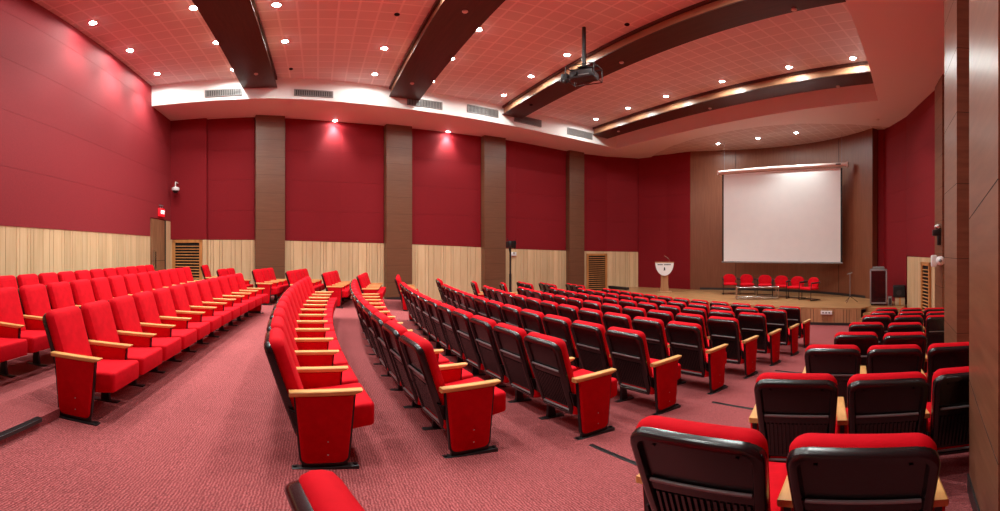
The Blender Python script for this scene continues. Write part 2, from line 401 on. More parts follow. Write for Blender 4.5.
for i in range(len(xs)-1):
    m.face([(xs[i],12.45,SOF),(xs[i+1],12.45,SOF),(xs[i+1],yb[i+1],SOF),(xs[i],yb[i],SOF)])
struct(m.obj('ceiling_soffit', M['paint']))
struct(strip(SB, lambda p: SOF, lambda p: SOF+.05).obj('ceiling_soffit_edge', M['paint']))
m = MB(); m.face([(-16.5,13.2,SOF+.05),(-3,13.2,SOF+.05),(-3,18.5,SOF+.05),(-16.5,18.5,SOF+.05)])
struct(m.obj('ceiling_stage', M['stage_tile']))
# beams: thin wide bottom board, recessed side, top board
BM = [(-2.22,-1.2),(2.22,3.24),(6.42,7.28),(10.95,11.85)]
for n, (a, b) in enumerate(BM):
    m = MB(); z0 = EYE+5.03; l0, l1 = fs_x(a), re_x(a); L0, L1 = fs_x(b), re_x(b)
    def slab(ya, yb_, za, zb_):
        pts = lambda z: [Vector((fs_x(ya)+.01,ya,z)),Vector((re_x(ya)-.01,ya,z)),Vector((re_x(yb_)-.01,yb_,z)),Vector((fs_x(yb_)+.01,yb_,z))]
        m.loft([pts(za), pts(zb_)])
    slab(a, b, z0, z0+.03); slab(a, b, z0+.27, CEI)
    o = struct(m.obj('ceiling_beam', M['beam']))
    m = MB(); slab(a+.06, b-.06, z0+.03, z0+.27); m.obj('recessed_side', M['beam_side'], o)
    o['label'] = 'dark brown boxed ceiling beam, %s from the rear wall' % ORD[n]; o['category'] = 'beam'
# ventilation grilles on the fascia
def on_fascia(px):
    a = (px-318)/F; best = None
    for (x0,y0_),(x1,y1_) in zip(FS, FS[1:]):
        # ray (-cos,sin) against segment
        dx, dy = -math.cos(a), math.sin(a); ex, ey = x1-x0, y1_-y0_
        det = dx*(-ey)+ex*dy
        r = (x0*(-ey)+ex*y0_)/det; t = (dx*y0_-dy*x0)/det
        if 0 <= t <= 1 and r > 0: best = Vector((dx*r, dy*r, 0))
    return best
for n, (a, b, yt, yb_) in enumerate([(205,242,89.5,96.5),(294,333,90.5,97),(407,442,100,107.5),(467,498,107.5,115),(514,541,117.5,124.5),(567,592,130.5,137)]):
    A, B = on_fascia(a), on_fascia(b); r = (A.length+B.length)/2
    zt = EYE+r*math.tan((250-yt)/F); zb = EYE+r*math.tan((250-yb_)/F); L = (B-A).length; d = (B-A).normalized(); nrm = Vector((d.y,-d.x,0))
    t = thing('air_grille', 'slotted grey air conditioning grille on the white fascia, %s from the left' % ORD[n], 'air vent', A, math.atan2(d.y, d.x), 'air grilles on the white fascia')
    hh = zt-zb
    MB().box((0,-.02,zb), (L,-.003,zt)).obj('backing', M['dark'], t)
    m = MB(); e = .025
    m.box((0,-.035,zb),(L,-.003,zb+e)); m.box((0,-.035,zt-e),(L,-.003,zt)); m.box((0,-.035,zb),(e,-.003,zt)); m.box((L-e,-.035,zb),(L,-.003,zt))
    m.obj('frame', M['grille'], t)
    m = MB()
    for k in range(int(L/.055)): m.box((.03+k*.055,-.032,zb+e),(.055+k*.055,-.018,zt-e))
    m.obj('slats', M['grille'], t)

# ------------------------------------------------------------------ downlights
def make_downlight():
    t = thing('ceiling_downlight', 'x', 'ceiling light', (0,0,0), 0, 'recessed downlights')
    MB().lathe((0,0,0), [(.11,0),(.115,-.012),(.10,-.02),(.078,-.014),(.076,0)], 20).obj('lamp_ring', M['ring'], t, True)
    MB().lathe((0,0,0), [(.074,-.004),(.07,-.02),(.05,-.036),(.01,-.042)], 16).obj('lamp', M['lamp'], t, True)
    return t
DL0 = make_downlight(); dl_used = [False]
spot_d = bpy.data.lights.new('downlight_beam', 'SPOT'); spot_d.energy = LAMP_W; spot_d.spot_size = math.radians(104); spot_d.spot_blend = .75; spot_d.shadow_soft_size = .07; spot_d.color = WHITE
flood_d = bpy.data.lights.new('downlight_spill', 'SPOT'); flood_d.energy = SPILL_W; flood_d.spot_size = math.radians(178); flood_d.spot_blend = .25; flood_d.shadow_soft_size = .07; flood_d.color = WHITE
stage_d = bpy.data.lights.new('stage_beam', 'SPOT'); stage_d.energy = LAMP_W*1.25; stage_d.spot_size = math.radians(150); stage_d.spot_blend = 1; stage_d.shadow_soft_size = .07; stage_d.color = WHITE
wash_d = bpy.data.lights.new('washer_beam', 'SPOT'); wash_d.energy = WASH_W; wash_d.spot_size = math.radians(80); wash_d.spot_blend = .9; wash_d.shadow_soft_size = .04; wash_d.color = WHITE
def downlight(x, y, z, label, group='recessed downlights', data=None, tilt=None):
    if not dl_used[0]: t = DL0; t.location = (x,y,z); t['label'] = label; t['group'] = group; dl_used[0] = True
    else: t = dup(DL0, (x,y,z), 0, label, group)
    l = bpy.data.objects.new('light', data or spot_d); C.objects.link(l); l.parent = t; l.location = (0,0,-.06)
    if tilt: l.rotation_euler = tilt
    if not data:
        l = bpy.data.objects.new('light_spill', flood_d); C.objects.link(l); l.parent = t; l.location = (0,0,-.06)
    return t
strips = {
 'nearest the rear wall': [(93,22.5),(130,50),(157,73.5)],
 'before the first ceiling beam': [(193.5,7.5),(216.6,42),(233.4,69)],
 'just past the first ceiling beam': [(276.6,4.5),(285,41)],
 'between the first and second ceiling beams': [(384.4,48),(374.8,73.8)],
 'just past the second ceiling beam': [(478,29),(451.6,58),(432,81)],
 'ahead of the third ceiling beam': [(567,54.6),(531,76),(504,95)],
 'between the third and fourth ceiling beams': [(853,58),(789,67),(722,81),(666,96),(628,108),(596,119)]}
for desc, pts in strips.items():
    for k, (px, py) in enumerate(pts):
        x, y = on(px, py, 5.38); 
        downlight(x, y, CEI, 'glowing downlight %s, %s towards the side wall' % (desc, ORD[k]))
# the same rows continue overhead, above the top of the picture
for k, (x, y) in enumerate([(-7.7,-.8),(-5.2,-.8),(-2.4,-.8),(-6.9,-3.5),(-4.4,-3.6),(-1.8,-3.6),(-7.3,2.0),(-4.8,2.0),(-2.2,2.0),(-6.3,4.2),(-4.4,4.9),(-3.4,6.2),(-1.6,4.0),(-3.3,7.0)]):
    downlight(x, y, CEI, 'recessed downlight of the rows overhead', 'downlights overhead')
for k, (px, py) in enumerate([(718,143.5),(758,138),(796,132.5)]):
    x, y = on(px, py, 4.72)
    downlight(x, y, SOF+.05, 'glowing recessed downlight above the stage, %s from the left' % ORD[k], 'stage downlights', stage_d)
for k, (px, py) in enumerate([(335,120.5),(448,131.5)]):
    x, y = on(px, py, 4.67); x += .02
    downlight(x, y, SOF, 'glowing wall washer in the soffit against the red side wall, %s one' % ['left','right'][k], 'wall washers', wash_d, (0,0,0))
# smoke detectors and sprinkler roses
def detector(px, py, h, label, drk=False):
    x, y = on(px, py, h)
    m = MB().lathe((0,0,0), [(.055,0),(.06,-.02),(.045,-.04),(.015,-.045)], 14)
    o = m.obj('smoke_detector', M['dark'] if drk else M['ring'], None, True, (x, y, EYE+h)); tag(o, label, 'smoke detector', 'ceiling detectors')
for px, py, l in [(256,73.5,'round detector under the first ceiling beam'),(465,11,'round detector under the second beam, nearer one'),(412,83,'round detector under the second beam by the fascia'),
                  (621.5,62,'round detector under the third beam beside the projector'),(794,9,'round detector under the third beam, right one'),(531,104.5,'dark round fitting under the left end of the third beam'),
                  (710,108,'round detector under the fourth beam, middle one'),(618.5,131,'round detector under the fourth beam, left one'),(838,86,'round detector under the fourth beam, right one')]:
    detector(px, py, 5.03, l, 'dark' in l)
detector(878, 119, 4.67, 'small unlit round light in the soffit at the right of the stage')
for px, py, l in [(291,68.5,'small dark ceiling detector past the first beam'),(397,14,'small dark ceiling detector near the top between the first two beams'),(627,24,'small dark ceiling detector above the projector')]:
    detector(px, py, 5.38, l, True)

# ------------------------------------------------------------------ stage
STZ = EYE-1.86
SF = [(-16.6,13.3),(-14.8,12.7),(-12.5,12.25),(-10.5,12.05),(-8.5,12.1),(-7,12.3),(-5.6,12.6),(-4.13,13.0)]
top = [(p[0],p[1]) for p in SF]+[(-3.9,14.0),(-2.75,14.2),(-4.2,16.0),(-6,17.2),(-9,17.6),(-13,16.2),(-16.3,15)]
m = MB(); m.loft([[Vector((p[0],p[1],z)) for p in top] for z in (STZ-.04, STZ)])
struct(m.obj('stage_floor', M['stage_wood']))
planks('stage_riser', SF, -1.2, lambda p: STZ-.04, M['riser_wood'], side=1, off=.02)
struct(strip([(p[0], p[1]+.01) for p in SF], lambda p: -1.2, lambda p: STZ-.03).obj('stage_riser_back', M['dark']))
struct(strip([(p[0]+.0, p[1]-.035) for p in SF], lambda p: -1.2, lambda p: fz(*p)+.09).obj('baseboard_riser', M['nosing']))
m = MB()
for k in range(3):
    m.box((-4.1, 12.75+k*.32, -1.1), (-2.9, 13.12+k*.32, STZ-.39+k*.13+.1))
m.box((-4.1,13.6,-1.1),(-2.9,14.3,STZ-.01))
struct(m.obj('stage_steps', M['stage_wood']))
# the low dark sill at the far left of the stage
struct(MB().box((-16.3,13.05,STZ), (-15.0,13.25,STZ+.12)).obj('stage_sill', M['nosing']))
A, B = Vector((-5.35,12.66,0)), Vector((-5.0,12.76,0))
t = thing('socket_plate', 'small white socket plate on the wooden stage front', 'socket', (-5.35,12.60,STZ-.2), math.atan2(.27,1))
MB().box((0,-.02,0), (.36,.03,.11)).obj('plate', M['white'], t)
for k in range(3): MB().box((.05+k*.1,-.024,.03),(.1+k*.1,-.018,.08)).obj('socket', M['grille'], t)

# ------------------------------------------------------------------ auditorium chairs
PITCH = .6
B0 = Vector((0,-.165,.25)); V = Vector((0,-.235,.735)).normalized(); N = Vector((0,-V.z,V.y)); N = N if N.y < 0 else -N
def rr(wb, wt, h0, h1, rb, rt, ins=0, n=5):
    """rounded-rectangle outline in (u,v), bottom width wb, top width wt"""
    wb, wt, h0, h1 = wb/2-ins, wt/2-ins, h0+ins, h1-ins; rb = max(.01, rb-ins); rt = max(.01, rt-ins); pts = []
    for cx, cy, r, a0 in ((wb-rb, h0+rb, rb, -90), (wt-rt, h1-rt, rt, 0), (-wt+rt, h1-rt, rt, 90), (-wb+rb, h0+rb, rb, 180)):
        for i in range(n+1):
            a = math.radians(a0+90*i/n); pts.append((cx+r*math.cos(a), cy+r*math.sin(a)))
    return pts
def bk3(u, v, d): return B0+Vector((u,0,0))+V*v+N*d
def mesh_shell():
    m = MB(); H = .735
    L = [(.0,-.03),(.0,.004),(.007,.017),(.018,.024),(.040,.024),(.05,.0)]
    m.loft([[bk3(u, v, d) for u, v in rr(.46,.52,-.03,H,.05,.08,i)] for i, d in L])
    def bar(u0,u1,v0,v1,d0,d1):
        m.loft([[bk3(u0,v0,d),bk3(u1,v0,d),bk3(u1,v1,d),bk3(u0,v1,d)] for d in (d0,d1)])
    bar(-.21,.21,.39,.45,.004,.012)
    for k in range(15):
        u = -.182+k*.026; bar(u-.006,u+.006,.07,.38,.004,.014)
    for u in (-.16,.16): 
        m.tube(bk3(u,.66,.004), bk3(u,.66,.01), .008, n=8)
    return m
def mesh_ridge(v):
    return MB().tube(bk3(-.2,v,.014), bk3(.2,v,.014), .010, n=10)
def mesh_backcushion():
    m = MB()
    L = [(.012,-.018),(.0,-.03),(-.004,-.06),(.004,-.085),(.02,-.102),(.05,-.112),(.10,-.116)]
    def bend(u, v, d):       # lumbar and headrest shaping
        return d-.012*math.exp(-((v-.25)/.12)**2)*(1 if d < -.09 else 0)-.008*math.exp(-((v-.66)/.1)**2)*(1 if d < -.09 else 0)
    m.loft([[bk3(u, v, bend(u, v, d)) for u, v in rr(.465,.506,.12,.745,.06,.07,i,6)] for i, d in L])
    return m
def mesh_seat():
    m = MB()
    out = lambda i: rr(.53,.53,-.18,.36,.04,.035,i)
    L = [(.02,.262),(.006,.266),(.0,.28),(.0,.415),(.004,.43),(.016,.441),(.06,.447)]
    m.loft([[Vector((u, v, z+.05*(v+.18)/.55-(.03 if z < .35 else 0)*(v < 0))) for u, v in out(i)] for i, z in L])
    return m
def prof(ins, n=5, low=.035):
    P = []
    t0, t1, b0, b1 = -.205+ins, .215-ins, -.165+ins, .175-ins; zt, zb = .582, low+ins; r = .055
    if low > .1: b0, b1 = -.19+ins, .195-ins
    for cx, a0 in ((b1-r, -90), (b0+r, 180)):
        for i in range(n+1):
            a = math.radians(a0+90*i/n); P.append((cx+r*math.cos(a), zb+r+r*math.sin(a)))
    # order: bottom-right arc (-90..0), then top right, top left, then bottom-left arc (180..270)
    return P[:n+1]+[(t1, zt), (t0, zt)]+P[n+1:]
def mesh_panel(sx, low=.035):
    m = MB(); T = .032
    m.loft([[Vector((sx+x, y, z)) for y, z in prof(i, 5, low)] for i, x in ((.03,-T),(.018,-T+.006),(.012,-T+.014),(.012,T-.014),(.018,T-.006),(.03,T))])
    return m
def mesh_ptrim(sx, low=.035):
    m = MB(); m.loft([[Vector((sx+x, y, z)) for y, z in prof(0, 5, low)] for x in (-.014,.014)])
    return m
def mesh_foot(sx):
    m = MB(); m.box((sx-.035,-.215,-.03),(sx+.035,.235,.016), None, .004); m.box((sx-.012,-.15,.01),(sx+.012,.16,.06))
    for y in (-.195,.215): m.tube((sx,y,.014),(sx,y,.026),.016,n=8)
    return m
def mesh_arm(sx):
    m = MB(); w_ = .034
    P = lambda i, x: [Vector((sx+x, y, z)) for y, z in ((-.235+i,.583+i),(.20,.583+i),(.255-i,.603),(.262-i,.62-i),(-.235+i,.62-i))]
    m.loft([P(.006,-w_), P(0,-w_+.006), P(0,w_-.006), P(.006,w_)])
    return m
def mesh_rivet(sx, z):
    return MB().ball((sx+.031,.025,z),.007,(.6,1,1),8)
def mesh_frame():
    m = MB(); m.tube((-.265,-.02,.30),(.265,-.02,.30),.018); m.tube((-.265,-.13,.34),(.265,-.13,.34),.014)
    for s in (-1,1):         # steel plates that carry the back
        a, b = bk3(s*.245,.05,-.03), bk3(s*.245,.30,-.03)
        m.loft([[Vector((s*.26+dx, y, z)) for y, z in ((-.24,.47),(-.18,.45),(-.10,.33),(-.14,.30),(-.2,.34))] for dx in (-.006,.006)])
        m.tube((s*.262-.012,-.2,.44),(s*.262+.012,-.2,.44),.014,n=8); m.tube((s*.262-.012,-.17,.35),(s*.262+.012,-.17,.35),.014,n=8)
        m.box((s*.2-.03,-.06,.26),(s*.2+.03,.1,.30))
    return m
PM = {}
def chair_proto(kind):       # sides: 'r', 'l' or 'b' panels
    t = thing('auditorium_chair', 'x', 'chair', (0,0,-50))
    def part(name, key, maker, mat, parent=t, smooth=True):
        if key not in PM: PM[key] = maker().obj(name, mat, None, smooth).data; bpy.data.objects.remove([o for o in bpy.data.objects if o.data == PM[key]][0])
        o = bpy.data.objects.new(name, PM[key]); C.objects.link(o); o.parent = parent; return o
    sh = part('back_shell', 'shell', mesh_shell, M['plastic'])
    part('ridge', 'ridge1', lambda: mesh_ridge(.455), M['ridge'], sh); part('ridge', 'ridge2', lambda: mesh_ridge(.03), M['ridge'], sh)
    part('back_cushion', 'bc', mesh_backcushion, M['red'])
    part('seat_cushion', 'seat', mesh_seat, M['red']); part('seat_frame', 'frame', mesh_frame, M['black'])
    full = {'r': (), 'b': (-1,), 're': (1,), 'be': (-1,1), 'l': (), 'le': (-1,), 'lb': (1,), 'both': (-1,1)}[kind]
    sides, half, studs = {'le': ((-1,),.283,0), 'r': ((1,),.3,0), 'b': ((-1,1),.3,0), 're': ((1,),.3,1), 'be': ((-1,1),.3,1), 'l': ((-1,),.283,0), 'lb': ((-1,1),.283,0), 'both': ((-1,1),.3,0)}[kind]
    for s in sides:
        x = s*half; q = round(x*1000)
        if s not in full:
            p = part('side_panel', 'short%d' % q, lambda: mesh_panel(x, .30), M['panel_red'])
            part('panel_edge', 'shorttrim%d' % q, lambda: mesh_ptrim(x, .30), M['black'], p)
            part('leg', 'leg%d' % q, lambda: MB().loft([[Vector((x+dx, y0+dy, z)) for dx, dy in ((-.018,-w),(.018,-w),(.018,w),(-.018,w))] for y0, z, w in ((-.02,.0,.05),(-.03,.16,.035),(-.06,.34,.06))]), M['black'])
            part('armrest', 'arm%d' % q, lambda: mesh_arm(x), M['arm_wood']); part('foot', 'sfoot%d' % q, lambda: MB().box((x-.035,-.16,-.03),(x+.035,.12,.014), None, .004), M['black'])
            continue
        p = part('side_panel', 'panel%d' % q, lambda: mesh_panel(x), M['panel_red'])
        part('panel_edge', 'ptrim%d' % q, lambda: mesh_ptrim(x), M['black'], p)
        if studs and s == 1:
            for zz in (.23,.12): part('rivet', 'rivet%d_%d' % (q, zz*100), lambda: mesh_rivet(x, zz), M['bolt'], p)
        part('armrest', 'arm%d' % q, lambda: mesh_arm(x), M['arm_wood']); part('foot', 'foot%d' % q, lambda: mesh_foot(x), M['black'])
    return t
PROTO = {k: chair_proto(k) for k in ('r','b','re','be','l','le','lb','both')}
fresh = dict.fromkeys(PROTO, True)
def chair(x, y, rz, kind, label, group, z=None):
    z = rz_floor(x, y) if z is None else z
    if fresh[kind]:
        t = PROTO[kind]; fresh[kind] = False; t.location = (x,y,z); t.rotation_euler = (0,0,rz); t['label'] = label; t['group'] = group
        return t
    return dup(PROTO[kind], (x,y,z), rz, label, group)
K = .0155
def row(xa, yc, n, lab, group, k=K, x0=-6.2, tilt=0, pitch=PITCH):
    """n chairs from the aisle end xa towards -X on the curve y = yc + k (x-x0)^2"""
    f = lambda x: yc+k*(x-x0)**2+tilt*(x-x0); df = lambda x: 2*k*(x-x0)+tilt
    x = xa-.0
    for i in range(n):
        xm = x-pitch/2*math.cos(math.atan(df(x)))
        chair(xm, f(xm), math.atan(df(xm)), 'b' if i == n-1 else 're' if i == 0 else 'r', lab % ORD[i] if '%s' in lab else lab, group)
        x -= pitch*math.cos(math.atan(df(xm)))
mid = [(-2.88,-.13),(-3.06,.97),(-3.08,2.15),(-3.23,3.25),(-3.39,4.4),(-3.56,5.5),(-3.74,6.62),(-3.9,7.72),(-4.14,8.85)]
for r, (xa, yc) in enumerate(mid):
    kk, xx = K+.0012*r, -6.2-.1*r
    row(xa, yc+K*(xa+6.2)**2-kk*(xa-xx)**2, 12, 'red chair, %s from the central aisle in the '+ORD[r]+' row of the centre block', 'centre block chairs, row %s' % ORD[r], k=kk, x0=xx)
row(-3.12, -1.98, 12, 'red chair, %s from the aisle in the front row of the raised rear block', 'rear block front row', k=.0085, x0=-3.1, tilt=0)
row(-3.0, -3.2, 14, 'red chair, %s from the aisle in the middle row of the raised rear block', 'rear block middle row', k=0)
row(-3.1, -4.33, 14, 'red chair, %s from the aisle in the last row against the rear wall', 'rear block last row', k=0)
side = [(-12.45,-3.3,2),(-12.0,-2.55,2),(-11.9,-1.5,3),(-11.95,-.55,4),(-12.1,.47,4),(-12.15,1.48,4),(-12.2,2.6,4),(-12.3,3.95,2),(-12.4,5.1,1),(-12.5,6.15,1),(-12.6,7.2,3),(-12.7,8.2,3),(-12.8,9.5,3)]
for r, (xa, y, n) in enumerate(side):
    if r == 0: continue
    row(xa, y, n, 'red chair, %s from the side aisle in the '+ORD[r-1]+' row under the pillared side wall', 'side block chairs, row %s' % ORD[r-1], k=0, x0=xa, tilt=-.2)
row(-12.6, -3.15, 1, 'red chair standing alone in the far rear corner by the louvre', 'corner chair', k=0)
right = [[(-.97,1.14),(-.415,1.33)], [(-1.16,2.34),(-.635,2.58),(-.14,2.88)], [(-1.43,3.64),(-.89,3.84),(-.36,4.08)], [(-1.56,4.72),(-1.01,4.88)],
         [(-1.81,5.96),(-1.26,6.11)], [(-2.03,7.30),(-1.48,7.45),(-.93,7.6)], [(-2.18,8.32),(-1.63,8.46),(-1.09,8.6)], [(-2.40,9.5),(-1.86,9.63),(-1.33,9.8)]]
for r, pts in enumerate(right):
    for i, (x, y) in enumerate(pts):
        yaw = .31 if r == 0 else .40 if r == 1 else .33
        fx, fy = x-math.sin(yaw)*.4, y+math.cos(yaw)*.4
        chair(fx, fy, yaw, 'lb' if i == len(pts)-1 else 'le' if i == 0 else 'l', 'red chair, %s from the aisle, %s row beside the right-hand pillars' % (ORD[i], ORD[r]), 'right block chairs, row %s' % ORD[r], z=fz(fx, fy)+(.028 if r == 0 else -.005))
chair(-.95, .36, .25, 're', 'red chair cut off by the bottom edge, only its padded top showing', 'nearest chair', z=.02)
for k, f in fresh.items():
    if f:
        for ch in list(PROTO[k].children_recursive)+[PROTO[k]]: bpy.data.objects.remove(ch)

# step nosings across the aisle
def nosing(x0, y0, x1, y1, label):
    a, b = Vector((x0,y0,fz(x0,y0))), Vector((x1,y1,fz(x1,y1))); d = b-a
    t = thing('stair_nosing', label, 'stair nosing', a, math.atan2(d.y, d.x), 'aisle step nosings')
    L = d.length
    MB().box((0,-.022,-.02), (L,.022,.008), Matrix.Rotation(-math.asin(d.z/L), 4, 'Y'), .004).obj('rubber_strip', M['nosing'], t)
    m = MB()
    for k in (-1,0,1): m.box((0,-.003+k*.012,.007), (L,.003+k*.012,.011), Matrix.Rotation(-math.asin(d.z/L), 4, 'Y'))
    m.obj('ridge', M['black'], t)
nosing(-2.88,2.12,-1.4,2.24,'dark rubber step strip on the aisle carpet left of the nearest chair')
nosing(-3.1,4.05,-1.9,4.2,'dark rubber step strip further down the central aisle')
nosing(-3.45,6.2,-2.2,6.35,'dark rubber step strip near the foot of the aisle')
t = thing('stair_nosing', 'black ribbed step edge at the bottom left beside the rear block', 'stair nosing', (-2.8,-2.12,.155), 0, 'aisle step nosings')
MB().box((0,-.03,-.03), (1.9,.03,.006), None, .002).obj('rubber_strip', M['nosing'], t)
m = MB(); [m.box((0,-.02+k*.012,.005), (1.9,-.014+k*.012,.01)) for k in range(4)]; m.obj('ridge', M['black'], t)

# ------------------------------------------------------------------ louvre panels
def louvre(a, b, z0, z1, label, side=1):
    d = Vector((b[0]-a[0], b[1]-a[1], 0)); L = d.length; d.normalize()
    t = thing('louvre_panel', label, 'vent', (a[0],a[1],0), math.atan2(d.y, d.x), 'wooden louvre panels')
    s = -1*side
    def bx(m, x0, x1, y0, y1, za, zb_, mat=None): m.box((x0,min(s*y0,s*y1),za),(x1,max(s*y0,s*y1),zb_), mat)
    m = MB(); e = .1
    bx(m,0,L,.03,.08,z0,z0+e); bx(m,0,L,.03,.08,z1-e,z1); bx(m,0,e,.03,.08,z0,z1); bx(m,L-e,L,.03,.08,z0,z1); m.obj('frame', M['frame_wood'], t)
    m = MB(); bx(m,e,L-e,.031,.036,z0+e,z1-e); m.obj('duct_opening', M['dark'], t)
    m = MB(); n = int((z1-z0-2*e)/.1)
    for k in range(n):
        z = z0+e+.03+k*.1; m.box((e,-.02,-.004),(L-e,.02,.004), Matrix.Translation((0,s*.058,z)) @ Matrix.Rotation(-s*.6,4,'X'))
    m.obj('slats', M['frame_wood'], t)
def ray_wall(px):
    a = (px-318)/F; dx, dy = -math.cos(a), math.sin(a)
    for p, q in zip(WL, WL[1:]):
        ex, ey = q[0]-p[0], q[1]-p[1]; det = dx*(-ey)+ex*dy
        r = (p[0]*(-ey)+ex*p[1])/det; t = (dx*p[1]-dy*p[0])/det
        if 0 <= t <= 1 and r > 0: return (dx*r, dy*r)
louvre((-14.22,-4.99), (-14.26,-3.92), .3, wains_z(-4), 'tall orange-framed louvre panel in the far rear corner')
louvre(ray_wall(586), ray_wall(606.5), -.8, wains_z(12)-.12, 'orange-framed louvre panel beside the last side wall pillar')
a, b = Vector((-1.45,11.55,0)), Vector((-2.93,14.26,0)); d = (b-a).normalized(); nn = Vector((-d.y*-1, 0, 0))
n2 = Vector((-d.y, d.x, 0)); n2 = n2 if n2.x < 0 else -n2
def on_right(px):
    q = math.tan((px-318)/F); t = (b.y+b.x*q)/(-(a-b).y-(a-b).x*q); return b+(a-b)*t+n2*.06
pa, pb = on_right(925), on_right(934)
louvre((pa.x,pa.y), (pb.x,pb.y), -.8, 1.25, 'narrow louvre panel in the light panelling right of the stage', side=1)

# ------------------------------------------------------------------ projection screen
SL = Vector((-10.95,15.0,0)); SR = Vector((-5.85,15.95,0)); d = (SR-SL); L = d.length; rzs = math.atan2(d.y, d.x)
zt, zb = EYE+3.28, EYE-.54
t = thing('projection_screen', 'large white pull-down projection screen hanging in front of the brown stage wall', 'projection screen', (SL.x,SL.y,0), rzs)
MB().box((.07,-.005,zb+.06), (L-.07,.005,zt)).obj('screen_cloth', M['screen'], t)
m = MB(); m.box((0,-.004,zb+.02),(.07,.006,zt)); m.box((L-.07,-.004,zb+.02),(L,.006,zt)); m.box((0,-.004,zb+.03),(L,.006,zb+.09)); m.obj('black_border', M['screen_edge'], t)
MB().tube((-.02,0,zb+.02),(L+.02,0,zb+.02),.03).obj('bottom_bar', M['grille'], t, True)
m = MB(); m.tube((-.15,0,zt+.1),(L+.2,0,zt+.14),.085,n=16); m.obj('casing', M['case'], t, True)
MB().box((L+.18,-.09,zt+.03),(L+.24,.09,zt+.24)).obj('end_cap', M['case'], t); MB().box((-.2,-.09,zt+.0),(-.14,.09,zt+.2)).obj('end_cap', M['case'], t); MB().box((L-.25,-.1,zt+.12),(L-.05,-.08,zt+.17)).obj('motor_plate', M['black'], t)
for x in (.1,L-.02): MB().tube((x,0,zt+.15),(x,0,SOF+.05),.005,n=6).obj('hanging_wire', M['grey'], t)

# ------------------------------------------------------------------ stage furniture
def stage_chair():
    t = thing('visitor_chair', 'x', 'chair', (0,0,0), 0, 'red chairs in a row on stage')
    m = MB(); m.loft([[Vector((u, v, z)) for u, v in rr(.56,.58,-.26,.26,.08,.09,i)] for i, z in ((.02,.40),(0,.415),(0,.45),(.02,.475),(.08,.485))]); m.obj('seat', M['red'], t, True)
    def bp(u, v, d): return Vector((u, -.22-.12*v-d+.25*u*u, .47+v))
    m = MB(); m.loft([[bp(u, v, d) for u, v in rr(.50,.56,-.02,.37,.1,.22,i,6)] for i, d in ((.03,-.045),(.005,-.04),(0,-.01),(.005,.02),(.03,.03))]); m.obj('backrest', M['red'], t, True)
    for s in (-1,1):
        m = MB(); m.path([(s*.31,-.25,.02),(s*.31,.25,.02),(s*.31,.24,.42),(s*.31,.2,.64),(s*.31,-.22,.64),(s*.26,-.28,.7)], .014); m.obj('leg_frame', M['black'], t, True)
        MB().box((s*.31-.035,-.2,.63),(s*.31+.035,.2,.68),None,.01).obj('armrest', M['black'], t, True)
    for y, z in ((-.25,.02),(.1,.4),(-.1,.4)): MB().tube((-.31,y,z),(.31,y,z),.014).obj('crossbar', M['black'], t, True)
    return t
sc = [(730,18.0,-12),(747,17.8,-8),(765,17.4,0),(781,16.9,10),(796,16.4,30),(809.5,15.9,75)]
base = stage_chair()
for i, (px, r, tw) in enumerate(sc):
    a = (px-318)/F; x, y = -math.cos(a)*r, math.sin(a)*r
    face = math.atan2(-y, -x)-math.pi/2-math.radians(tw*.6)     # +Y of the chair turned to the hall
    lab = 'red visitor chair on the stage, %s from the left' % ORD[i]
    if i == 0: base.location = (x,y,STZ); base.rotation_euler = (0,0,face); base['label'] = lab
    else: dup(base, (x,y,STZ), face, lab)
a = (757-318)/F; r = 16.3; tx, ty = -math.cos(a)*r, math.sin(a)*r
t = thing('low_table', 'low metal framed table in front of the red stage chairs', 'table', (tx,ty,STZ), math.atan2(-ty,-tx)+math.pi/2+.12)
m = MB()
for sx in (-.78,.78):
    m.path([(sx,-.25,.02),(sx,.25,.02),(sx,.25,.46),(sx,-.25,.46),(sx,-.25,.02)], .02)
for y, z in ((-.25,.46),(.25,.46),(-.25,.06),(.25,.06)): m.tube((-.78,y,z),(.78,y,z),.02)
m.obj('frame', M['chrome'], t, True)
MB().box((-.76,-.24,.478),(.76,.24,.49)).obj('glass_top', M['glass'], t)
# lectern
a = (664.5-318)/F; r = 18.9; tx, ty = -math.cos(a)*r, math.sin(a)*r
t = thing('lectern', 'wooden lectern with a white half-round front panel left on the stage', 'lectern', (tx,ty,STZ), math.atan2(-ty,-tx)+math.pi/2)
m = MB(); m.loft([[Vector((-w_,-.12,z)),Vector((w_,-.12,z)),Vector((w_,.16,z)),Vector((-w_,.16,z))] for w_, z in ((.2,.04),(.16,.35),(.16,.8),(.22,1.2))]); m.obj('pedestal', M['riser_wood'], t)
MB().box((-.32,-.25,0),(.32,.25,.05),None,.01).obj('base', M['riser_wood'], t)
P = [(.40*math.cos(math.radians(q)), 1.30+.56*math.sin(math.radians(q))) for q in range(180,361,10)]
m = MB(); m.loft([[Vector((x,y,z)) for x, z in P] for y in (-.19,-.165)]); fp = m.obj('front_panel', M['white'], t)
m = MB(); x = -.30
for wd in (.03,.05,.04,.03,.05,.04, None,.05,.04,.03,.05,.03,.04,.05):
    if wd is None: x += .05; continue
    m.box((x,-.193,1.20),(x+wd*.75,-.189,1.245)); x += wd
m.obj('lettering', M['black'], fp)
m = MB(); m.box((-.03,-.193,.99),(.03,-.189,1.07)); m.box((-.045,-.193,.97),(.045,-.189,.985)); m.ball((0,-.191,1.09),.025,(1,.1,1)); m.obj('emblem', M['black'], fp)
MB().box((-.42,-.2,1.3),(.42,.25,1.33),None,.008).obj('desk_top', M['riser_wood'], t)
